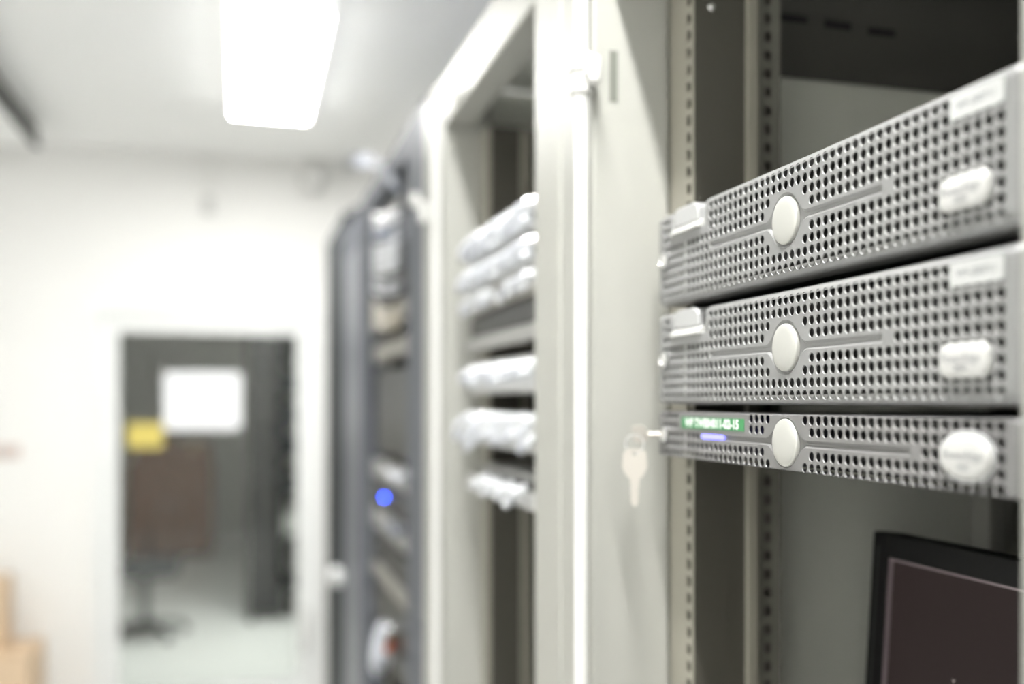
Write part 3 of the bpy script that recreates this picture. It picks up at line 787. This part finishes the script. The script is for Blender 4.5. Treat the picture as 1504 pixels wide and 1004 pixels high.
bundle('beige cable hanging in front of the beige switch', 3, 452, 444, 11, .0048, 'cable_beige', .026, 10)
run3('white cable end sticking out above the blue lamp', [(572, 692), (581, 703), (592, 698)], .008, 'cable_white', [XE, .306, XE])
run3('pale cable end sticking out below the blue lamp', [(572, 770), (582, 782), (592, 778)], .008, 'cable_pale', [XE, .306, XE])
# coiled white cable with coloured plugs
cc = Vector(p3(562, 950, .300)); R0 = .036
t = thing('cable_coil', (cc.x, cc.y, cc.z-R0-.01), 'coiled white cable with orange and green plugs hanging in the blue-grey rack', 'cable coil')
dirv = Vector((.25, 1, 0)).normalized()
def arcpts(a0, a1, rad, off, n=22): return [cc + Vector((off, 0, 0)) + (-dirv*2.6*math.cos(R(a0+(a1-a0)*k/n))*-1 + Vector((0, 0, 1))*math.sin(R(a0+(a1-a0)*k/n)))*rad for k in range(n+1)]
for rad, off in ((.030, 0), (.038, .006), (.045, -.004)):
    MB().tube(arcpts(35, 300, rad, off), .008, 8).build('coil_turn', 'cable_white', t, smooth=True)
def stub(a, rad, off, m_):
    e = arcpts(a, a+22, rad, off, 4)
    MB().tube(e, [.0095, .0098, .0098, .0095, .007], 10).build('plug', m_, t, smooth=True)
stub(302, .032, 0, 'orange'); stub(302, .044, -.004, 'orange'); stub(326, .042, .002, 'red'); stub(8, .030, 0, 'green'); stub(345, .026, -.004, 'green')
MB().tube([cc+Vector((0, 0, R0)), cc+Vector((.012, 0, R0+.006)), cc+Vector((.036, 0, R0+.004))], .003, 8).build('hook', 'chrome', t, smooth=True)

# ================================================================== things on the far wall and ceiling
# white dome camera on the far wall above the cabinets
cx_, cz_ = onY(459, 262, YW-.08)
t = thing('security_camera', (cx_, YW, cz_-.06), 'white dome security camera on the wall above the charcoal cabinet', 'camera')
MB().lathe([(.05, 0), (.05, .012), (.04, .02), (.028, .03), (.028, .06)], (cx_, YW, cz_+.01), (0, -1, 0), 20).build('wall_mount', 'white_rod', t, smooth=True)
MB().lathe([(.058, .03), (.060, .005), (.060, -.02), (.052, -.045), (.032, -.065), (.01, -.072)], (cx_, YW-.075, cz_), (0, 0, 1), 24).build('dome', 'white_rod', t, smooth=True)
cx_, cz_ = onY(514, 239, YW-.02)
t = thing('junction_box', (cx_, YW, cz_-.06), 'white cable junction box on the wall beside the dome camera', 'junction box')
box('box_body', (cx_-.055, YW-.04, cz_-.06), (cx_+.055, YW, cz_+.06), 'white_alu', t, .006)
box('box_lid', (cx_-.05, YW-.047, cz_-.055), (cx_+.05, YW-.0405, cz_+.055), 'white_rod', t, .003)
# small grey sensor with conduit high on the far wall
cx_, cz_ = onY(306, 300, YW-.02); _, cz2 = onY(306, 238, YW)
t = thing('wall_sensor', (cx_, YW, cz_-.05), 'small pale grey wall sensor on a short conduit above the door', 'sensor')
box('sensor_case', (cx_-.026, YW-.04, cz_-.05), (cx_+.026, YW, cz_+.035), 'grey_plastic', t, .006)
MB().tube([(cx_, YW-.012, cz_+.035), (cx_, YW-.012, CEIL)], .011, 10).build('conduit', 'wall_paint', t, smooth=True)
MB().lathe([(.012, 0), (.011, .006), (.006, .010)], (cx_, YW-.04, cz_-.012), (0, -1, 0), 12).build('sensor_lens', 'white_rod', t, smooth=True)
# light switch plate at the left
cx_, cz_ = onY(8, 663, YW-.01)
t = thing('light_switch', (cx_, YW, cz_-.03), 'beige light switch plate on the white wall left of the door', 'light switch')
box('switch_plate', (cx_-.075, YW-.008, cz_-.030), (cx_+.060, YW, cz_+.030), 'switch_beige', t, .003)
for k in (-.035, .02):
    box('rocker', (cx_+k-.014, YW-.013, cz_-.018), (cx_+k+.014, YW-.0081, cz_+.018), 'paper', t, .002)
# ceiling-hung air conditioner with a dark outlet slot
AZ = CEIL - .10
ax0, ay1 = onZ(58, 217, AZ); ax1, ay0 = onZ(0, 133, AZ)
axr = (ax0+ax1)/2
t = thing('air_conditioner', (axr-.16, ay1-.9, AZ), 'white ceiling-hung air conditioner with a long dark outlet slot', 'air conditioner')
box('unit_casing', (axr-.30, ay1-1.9, AZ+.004), (axr-.034, ay1, CEIL), 'ceiling_paint', t, .006)
box('outlet_slot', (axr-.0338, ay1-1.88, AZ+.012), (axr-.012, ay1-.02, CEIL-.03), 'vent_brown', t)
box('outlet_flap', (axr-.030, ay1-1.88, AZ-.002), (axr+.002, ay1-.02, AZ+.003), 'dark_steel', t, .001)
# cardboard boxes at the left foot of the far wall
bx, bz = onY(42, 960, YW-.42)
t = thing('cardboard_box', (bx-.2, YW-.22, 0), 'open-topped brown cardboard box on the floor against the white wall', 'box')
box('box_body', (bx-.40, YW-.42, 0), (bx, YW-.03, bz-.02), 'cardboard', t, .004)
box('flap', (bx-.40, YW-.42, bz-.019), (bx-.205, YW-.03, bz-.014), 'cardboard', t)
box('flap', (bx-.195, YW-.42, bz-.019), (bx, YW-.03, bz-.014), 'cardboard', t)
box('packing_tape', (bx-.23, YW-.422, bz-.1), (bx-.17, YW-.4201, bz-.02), 'tape', t)
bx2, bz2 = onY(5, 852, YW-.25)
t = thing('cardboard_box', (bx2-.1, YW-.12, bz-.013), 'narrow cardboard box standing on the larger cardboard box', 'box')
box('box_body', (bx-.39, YW-.27, bz-.013), (bx2, YW-.05, bz2), 'cardboard', t, .004)
box('packing_tape', (bx2-.14, YW-.272, bz2-.08), (bx2-.1, YW-.2701, bz2), 'tape', t)
# signs stuck on the glass
gy = YW + .0355
a0, b1 = onY(241, 546, gy); a1, b0 = onY(354, 630, gy)
tag(box('paper_notice', (a0, gy-.001, b0), (a1, gy, b1), 'notice_paper'), 'large white paper notice stuck on the glass of the door', 'notice')
a0, b1 = onY(187, 621, gy); a1, b0 = onY(239, 657, gy)
tag(box('warning_sticker', (a0, gy-.001, b0), (a1, gy, b1), 'yellow_sign'), 'yellow sticker on the glass of the door beside the white notice', 'sticker')

# ================================================================== the room behind the glass
# brown wooden cabinet
yk = 11.9
a0, b1 = onY(186, 680, yk); a1, _ = onY(312, 680, yk)
t = thing('wooden_cabinet', ((a0+a1)/2, yk+.25, 0), 'dark brown wooden cabinet standing in the room behind the glass door', 'cabinet')
box('carcass', (a0, yk+.02, .04), (a1, yk+.5, b1), 'brown_wood', t, .006)
box('plinth', (a0+.03, yk+.05, 0), (a1-.03, yk+.48, .04), 'black', t)
for k in range(2):
    x0 = a0+.01+k*(a1-a0)/2; x1 = x0+(a1-a0)/2-.02
    dd = box('cabinet_door', (x0, yk, .05), (x1, yk+.0195, b1-.02), 'brown_wood', t, .004)
    hxk = x1-.05 if k == 0 else x0+.05
    MB().tube([(hxk, yk-.02, b1*.5), (hxk, yk-.02, b1*.5+.12)], .007, 8).build('handle', 'chrome', dd, smooth=True)
bxs = [(a0+.06, .42, .30), (a0+.50, .36, .22)]
for i, (x0, wd, hg) in enumerate(bxs):
    t = thing('cardboard_box', (x0+wd/2, yk+.2, b1), ['wider', 'narrower'][i]+' dark cardboard box standing on the brown wooden cabinet', 'box')
    box('box_body', (x0, yk+.05, b1), (x0+wd, yk+.40, b1+hg), 'brown_wood', t, .004)
    box('packing_tape', (x0+wd/2-.03, yk+.048, b1+hg-.1), (x0+wd/2+.03, yk+.0499, b1+hg), 'tape', t)
# dark rack with shelves at the right
yd = 8.3
a0, b1 = onY(364, 492, yd)
b1 = min(b1, 2.4); a1 = a0 + .62
t = thing('dark_rack', ((a0+a1)/2, yd+.3, 0), 'tall black equipment rack in the room behind the glass door', 'rack')
for (x, y) in ((a0, yd), (a1-.05, yd), (a0, yd+.6), (a1-.05, yd+.6)):
    box('rack_post', (x, y, 0), (x+.05, y+.05, b1), 'black_plastic', t, .003)
box('side_panel', (a0+.001, yd+.05, .05), (a0+.02, yd+.6, b1-.02), 'black_plastic', t)
box('top_panel', (a0+.02, yd+.02, b1-.03), (a1-.02, yd+.62, b1-.005), 'black_plastic', t)
dd = box('rack_door', (a0+.01, yd-.03, .06), (a0+.27, yd-.002, b1-.03), 'black_plastic', t, .004)
box('door_handle', (a0+.235, yd-.045, 1.0), (a0+.255, yd-.0305, 1.16), 'dark_steel', dd, .003)
for k, z in enumerate([.25, .62, 1.0, 1.3, 1.55, 1.8, 2.05]):
    box('shelf', (a0+.02, yd+.01, z), (a1-.02, yd+.62, z+.025), 'dark_steel', t)
for k, (z, hgt_, m_) in enumerate([(.645, .20, 'device_white'), (1.025, .12, 'device_black'), (1.325, .10, 'dark_steel'), (1.575, .10, 'blue_steel'), (1.825, .12, 'dark_steel')]):
    lab = ['white equipment case on a low shelf of the black rack', 'black equipment case on a middle shelf of the black rack', 'charcoal equipment case on the black rack, above the black case', 'slate equipment case on the black rack, under the topmost case', 'topmost charcoal equipment case in the black rack'][k]
    e = thing('equipment_case', ((a0+a1)/2, yd+.25, z), lab, 'equipment')
    box('case_body', (a0+.08, yd+.08, z+.0015), (a1-.08, yd+.5, z+hgt_), m_, e, .006)
    box('case_front', (a0+.10, yd+.076, z+.015), (a1-.10, yd+.0799, z+hgt_-.015), 'grey_plastic' if k == 0 else 'dark_steel', e)
# office chair
X_, Y_ = onZ(212, 935, 0.0)
t = thing('office_chair', (X_, Y_, 0), 'black office chair on castors in the room behind the glass door', 'chair')
for k in range(5):
    a = R(72*k+20); e = Vector((X_+.29*math.cos(a), Y_+.29*math.sin(a), .07))
    lg = MB().tube([(X_, Y_, .11), e], [.026, .018], 8).build('base_leg', 'black_plastic', t, smooth=True)
    MB().tube([e+Vector((-.02*math.sin(a), .02*math.cos(a), -.04)), e+Vector((.02*math.sin(a), -.02*math.cos(a), -.04))], .03, 12).build('castor', 'black_plastic', lg, smooth=True)
MB().tube([(X_, Y_, .10), (X_, Y_, .46)], .03, 10).build('gas_column', 'dark_steel', t, smooth=True)
box('seat', (X_-.24, Y_-.24, .46), (X_+.24, Y_+.24, .54), 'fabric_black', t, .03)
MB().tube([(X_-.0, Y_+.20, .47), (X_-.0, Y_+.28, .50), (X_-.0, Y_+.29, .75)], .02, 8).build('back_bar', 'black_plastic', t, smooth=True)
